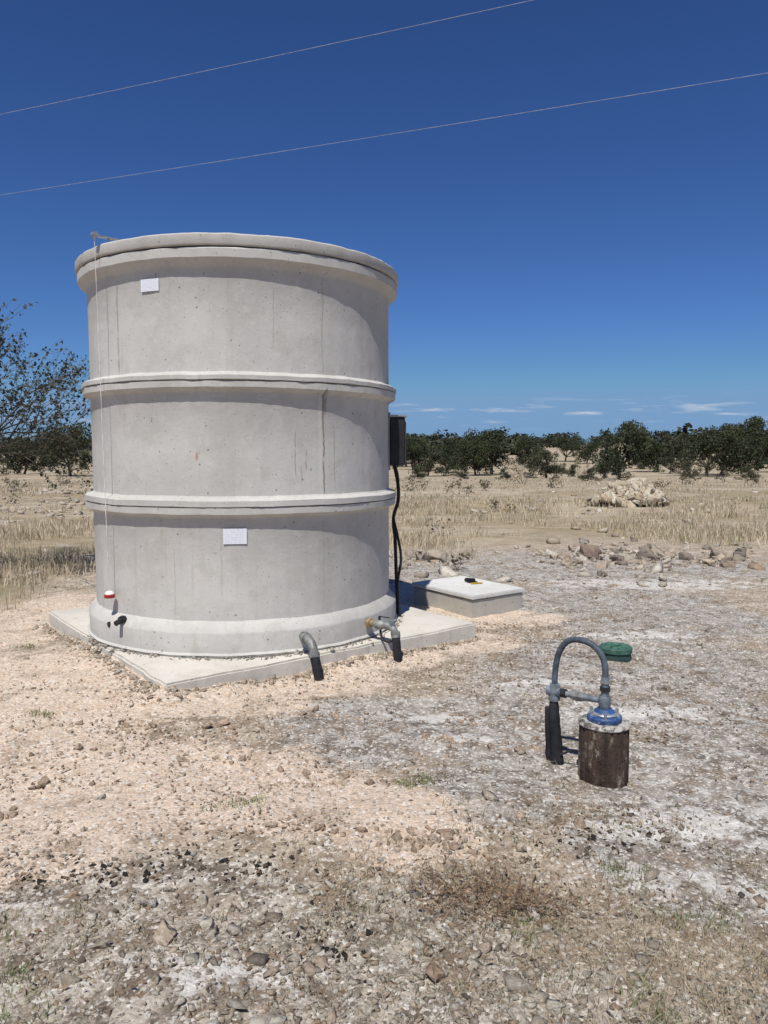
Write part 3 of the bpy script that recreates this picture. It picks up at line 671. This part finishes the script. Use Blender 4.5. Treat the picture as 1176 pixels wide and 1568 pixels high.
for px,D,w,h,v in [(108,73,6.2,5.0,0),(38,80,4.5,3.4,1),(-20,76,5,4,2),(78,115,5,4.0,3),(150,90,5,4.2,4),(12,100,5,3.4,5),(56,95,5,3.8,7),
    (633,96,6.0,3.8,1),(655,72,3.6,2.6,7),(684,84,4.6,3.4,5),(728,74,4.4,3.8,3),(752,77,5.6,4.3,6),(708,96,5.0,3.4,2),(622,110,6,4.6,0),(836,66,3.2,2.6,7),(800,118,6,4.3,2),
    (925,64,3.0,2.8,7),(948,58,4.8,4.2,6),(1006,86,5.2,4.2,3),(980,100,4,2.8,7),(1082,72,5.4,4.8,0),(1104,76,6.0,5.0,5),(1134,90,5,3.6,2),(1165,100,7,6.4,6),(1045,125,7,5.0,4),(1186,85,5.4,4.8,1),(898,125,5,4.0,3),(985,150,8,5.8,2),(1125,150,8,6.8,1),(865,140,6,4.6,0),(700,130,7,4.8,4),(818,90,2.2,1.8,7),(580,100,5,4,3),(1060,66,1.8,1.5,7),(705,60,1.3,1.0,7),(775,56,1.1,.9,7),(900,52,1.3,.9,7),(1025,80,3.0,2.2,5),(870,72,1.6,1.2,7),(1150,62,1.8,1.2,7),(640,58,1.5,1.0,7)]:
    place_oak(up(px,D),D,h/4.0,w/5.4,v,random.uniform(0,6))
# distant tree line merged
Vs=[];Fs=[];Cs=[];Ms=[];off=0
small=[oak_mesh('m',200+i,5.0,3.2,420,.5,.2)[1] for i in range(6)]
for i in range(720):
    D=random.choice([random.uniform(125,200),random.uniform(200,300),random.uniform(300,430),random.uniform(300,430)]);a=rad(random.uniform(-36,36));x=D*math.tan(a);y=D
    q=float(fbm(np.array([x*.035]),np.array([y*.02]),5,3)[0])
    if D<300 and q<.52: continue
    V,F,C,mi=small[i%6];s=random.uniform(.45,1.05)+.5*random.random()**4;an=random.uniform(0,6.3);wd_=random.uniform(1.0,1.8)
    if D>300: s=max(s,.75)
    R=np.array([[math.cos(an),-math.sin(an),0],[math.sin(an),math.cos(an),0],[0,0,1]])
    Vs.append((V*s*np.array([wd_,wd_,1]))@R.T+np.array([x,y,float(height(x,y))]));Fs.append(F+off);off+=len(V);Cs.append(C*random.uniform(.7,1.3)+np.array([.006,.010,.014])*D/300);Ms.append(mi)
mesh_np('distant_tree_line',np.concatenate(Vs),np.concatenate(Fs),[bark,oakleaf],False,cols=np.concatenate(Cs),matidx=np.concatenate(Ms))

# recursive sparse tree / shrubs
def grow(p,d,L,r0,depth,segs,tips,r,spread=.6,nk=3):
    path=[p];q=p.copy();dd=d.copy();k=4
    for i in range(k):
        dd=dd+r.normal(0,.16,3)+np.array([0,0,.04]);dd/=np.linalg.norm(dd);q=q+dd*L/k;path.append(q.copy())
    segs.append((path,list(np.linspace(r0,r0*.55,k+1))))
    if depth==0:
        tips.extend(path[1:]);return
    for i in range(nk):
        s=path[r.integers(2,k+1)] if i else path[-1]
        nd=dd+r.normal(0,spread,3);nd/=np.linalg.norm(nd)
        grow(s,nd,L*r.uniform(.6,.85),r0*.5,depth-1,segs,tips,r,spread,nk)
    if depth<=1: tips.extend(path[2:])
def bushy(name,loc,stems,L,r0,depth,nleaf,ls,seed,lc,spread=.6,nk=3,dirs=None,jit=.05,n=5):
    r=np.random.default_rng(seed);segs=[];tips=[]
    for i in range(stems):
        d=np.array(dirs[i]) if dirs else r.normal(0,.5,3)+np.array([0,0,1.0]);d=d/np.linalg.norm(d)
        grow(np.array([0,0,-.05 if L>.15 else 0])+ (r.normal(0,.05 if L>.15 else .02,3)*np.array([1,1,0])),d,L,r0,depth,segs,tips,r,spread,nk)
    TV,TF=tubes_merge(segs,n)
    V,F,C,mi=TV,TF,np.full((len(TV),3),.1),np.zeros(len(TF))
    if nleaf:
        P=np.array(tips)[r.integers(0,len(tips),nleaf)]+r.normal(0,jit,(nleaf,3))
        LV,LF,LC=leaves_at(P,ls,r,np.array(lc)*r.uniform(.6,1.4,(nleaf,1)))
        V=np.concatenate([V,LV]);F=np.concatenate([F,LF+len(TV)]);C=np.concatenate([C,LC]);mi=np.concatenate([mi,np.ones(len(LF))])
    ob=mesh_np(name,V,F,[bark,oakleaf],False,cols=C,matidx=mi);ob.location=(loc[0],loc[1],float(height(loc[0],loc[1])));return ob
# left foreground tree
r=np.random.default_rng(5);segs=[];tips=[]
tb=np.array([0,0,-.1]);t1=np.array([.15,0,1.25])
segs.append(([tb,np.array([.05,.02,.5]),t1],[.10,.08,.07]))
for d,L in (((1,-.1,.5),1.0),((.9,.3,.85),1.05),((.6,-.3,1.2),1.1),((1,.1,.15),.95),((.2,.2,1.3),1.1),((-.7,.1,.8),.8),((.9,.4,.35),1.1),((-.4,-.6,.8),.8),((.5,.1,1.0),1.15)):
    d=np.array(d,float);d/=np.linalg.norm(d);grow(t1+r.normal(0,.05,3),d,L,.030,4,segs,tips,r,.42,3)
TV,TF=tubes_merge(segs,4);nl=5200
P=np.array(tips)[r.integers(0,len(tips),nl)]+r.normal(0,.022,(nl,3))
LV,LF,LC=leaves_at(P,.031,r,np.array([.055,.058,.035])*r.uniform(.6,1.4,(nl,1)))
ob=mesh_np('mesquite_tree',np.concatenate([TV,LV]),np.concatenate([TF,LF+len(TV)]),[bark,oakleaf],False,cols=np.concatenate([np.full((len(TV),3),.1),LC]),matidx=np.concatenate([np.zeros(len(TF)),np.ones(len(LF))]))
ob.location=(-6.0,9.3,float(height(-6.0,9.3)))
for i,(px,D,L,nl) in enumerate([(800,41,.8,260),(1045,41,.8,260),(885,60,.7,200),(672,14,.2,30),(700,10.2,.09,30),(630,30,.4,200),(745,30,.25,120),(1110,48,.5,200),(705,26,.3,150),(770,20,.18,80),(850,33,.25,120),(955,36,.3,140),(1150,38,.35,160),(1010,30,.2,100),(20,30,.3,120),(90,38,.35,150),(5,22,.25,100)]):
    bushy('shrub',(up(px,D),D),3 if D>12 else 4,L,.022*L+.003,3,nl,.03+.0008*D,300+i,(.10,.085,.05))
# dead brush in the foreground: tangle of low straw-brown stems
for i,(x,y,s) in enumerate([(.28,2.62,.13),(.48,2.57,.12),(.36,2.5,.12),(.18,2.58,.10),(.56,2.50,.10),(.42,2.64,.11)]):
    r=np.random.default_rng(400+i)
    dirs=[(math.cos(a),math.sin(a),.28) for a in r.uniform(0,6.3,12)]
    b=bushy('dead_brush',(x,y),12,s*.7,.0022,2,60,.010,500+i,(.16,.11,.07),.55,3,dirs,n=3)
    b.data.materials[0]=gm.m;b.data.materials[1]=gm.m
    ca=b.data.color_attributes['tint'];arr=np.ones((len(b.data.vertices),4),np.float32)
    arr[:,:3]=np.array([.245,.165,.105])*np.repeat(np.random.default_rng(i).uniform(.45,1.4,(len(arr)//15+1,1)),15,0)[:len(arr)];ca.data.foreach_set('color',arr.ravel())
# charcoal bits
n=420;cc2=np.array([(-.25,2.45),(-.75,2.75),(-.45,2.75),(1.0,3.0),(-.2,2.3),(.75,2.95),(-1.1,2.7)]);i=rng.integers(0,7,n);x=cc2[i,0]+rng.normal(0,.13,n);y=cc2[i,1]+rng.normal(0,.06,n)
scatter('charcoal',T1,np.stack([x,y,height(x,y)],-1),np.clip(.003+.004*rng.exponential(1,n),.003,.016),np.tile(np.array([[.035,.032,.03]]),(n,1)),rk.m,.4,sink=.25)

# ------------------------------------------------------------------ power line
pl=empty('power_line')
wm=simple('aluminium_wire',(.42,.42,.43),.5,.3)
wood=simple('pole_wood',(.16,.12,.08),.9)
def wire(nm,a,b,sag):
    pts=[]
    for i in range(61):
        t=i/60;pts.append((a[0]+(b[0]-a[0])*t,a[1]+(b[1]-a[1])*t,a[2]+(b[2]-a[2])*t-4*sag*t*(1-t)))
    pipe(nm,pts,.0038,wm,pl,6)
wire('upper_wire',(24,4.4,9.1),(-32,26.0,9.1),.3)
wire('lower_wire',(24,6.8,8.25),(-32,27.8,8.25),.3)
for i,(x,y) in enumerate(((24,5.6),(-32,26.9))):
    pipe('pole_%d'%i,[(x,y,-1),(x,y,9.3)],[.15,.10],wood,pl,12)
    box('crossarm_%d'%i,(x+.14,y,8.13),(.1,2.6,.12),0,wood,pl)
    box('upper_crossarm_%d'%i,(x+.14,y,8.98),(.1,2.6,.12),0,wood,pl)

# ------------------------------------------------------------------ light, sky, camera
SUNAZ=rad(-104);EL=rad(60)
sd=Vector((math.cos(SUNAZ)*math.cos(EL),math.sin(SUNAZ)*math.cos(EL),math.sin(EL)))
sl=bpy.data.lights.new('sun','SUN');sl.energy=5.0;sl.angle=rad(.53);sl.color=(1,.955,.885)
so=bpy.data.objects.new('sun',sl);COL.objects.link(so);so.rotation_euler=sd.to_track_quat('Z','Y').to_euler();so.location=(-5,-8,20)
w=bpy.data.worlds.new('World');scene.world=w;w.use_nodes=True;t=w.node_tree;bg=t.nodes['Background']
sky=t.nodes.new('ShaderNodeTexSky');sky.sky_type='NISHITA';sky.sun_disc=False;sky.sun_elevation=EL;sky.sun_rotation=math.atan2(sd.x,sd.y)
sky.altitude=500;sky.air_density=1.0;sky.dust_density=.3;sky.ozone_density=2.5
gmn=t.nodes.new('ShaderNodeGamma');gmn.inputs[1].default_value=1.18;t.links.new(sky.outputs[0],gmn.inputs[0])
hs=t.nodes.new('ShaderNodeVectorMath');hs.operation='MULTIPLY';hs.inputs[1].default_value=(.30,.44,.68);t.links.new(gmn.outputs[0],hs.inputs[0])
mn=t.nodes.new('ShaderNodeVectorMath');mn.operation='MINIMUM';mn.inputs[1].default_value=(2.2,3.9,6.4);t.links.new(hs.outputs[0],mn.inputs[0])
tc=t.nodes.new('ShaderNodeTexCoord');mp=t.nodes.new('ShaderNodeMapping');mp.inputs['Scale'].default_value=(6,6,60);t.links.new(tc.outputs['Generated'],mp.inputs[0])
nz=t.nodes.new('ShaderNodeTexNoise');nz.inputs['Scale'].default_value=2.0;nz.inputs['Detail'].default_value=8;nz.inputs['Roughness'].default_value=.62;t.links.new(mp.outputs[0],nz.inputs[0])
m1=t.nodes.new('ShaderNodeMapRange');m1.inputs[1].default_value=.54;m1.inputs[2].default_value=.74;t.links.new(nz.outputs[0],m1.inputs[0])
sp=t.nodes.new('ShaderNodeSeparateXYZ');t.links.new(tc.outputs['Generated'],sp.inputs[0])
m2=t.nodes.new('ShaderNodeMapRange');m2.inputs[1].default_value=.025;m2.inputs[2].default_value=.045;t.links.new(sp.outputs[2],m2.inputs[0])
m3=t.nodes.new('ShaderNodeMapRange');m3.inputs[1].default_value=.07;m3.inputs[2].default_value=.055;t.links.new(sp.outputs[2],m3.inputs[0])
a1=t.nodes.new('ShaderNodeMath');a1.operation='MULTIPLY';t.links.new(m1.outputs[0],a1.inputs[0]);t.links.new(m2.outputs[0],a1.inputs[1])
a2=t.nodes.new('ShaderNodeMath');a2.operation='MULTIPLY';t.links.new(a1.outputs[0],a2.inputs[0]);t.links.new(m3.outputs[0],a2.inputs[1])
mxn=t.nodes.new('ShaderNodeMix');mxn.data_type='RGBA';t.links.new(a2.outputs[0],mxn.inputs[0]);t.links.new(mn.outputs[0],mxn.inputs[6]);mxn.inputs[7].default_value=(6.5,7.2,8.3,1)
t.links.new(mxn.outputs[2],bg.inputs['Color']);bg.inputs['Strength'].default_value=.088

cam=bpy.data.cameras.new('camera');cam.sensor_fit='VERTICAL';cam.sensor_height=24;cam.lens=24*1154/1568;cam.clip_end=5000;cam.clip_start=.05
co=bpy.data.objects.new('camera',cam);COL.objects.link(co);co.location=(0,0,1.6);co.rotation_euler=(rad(90-4.65),0,0);scene.camera=co
scene.view_settings.view_transform='Standard';scene.view_settings.look='None';scene.view_settings.exposure=0
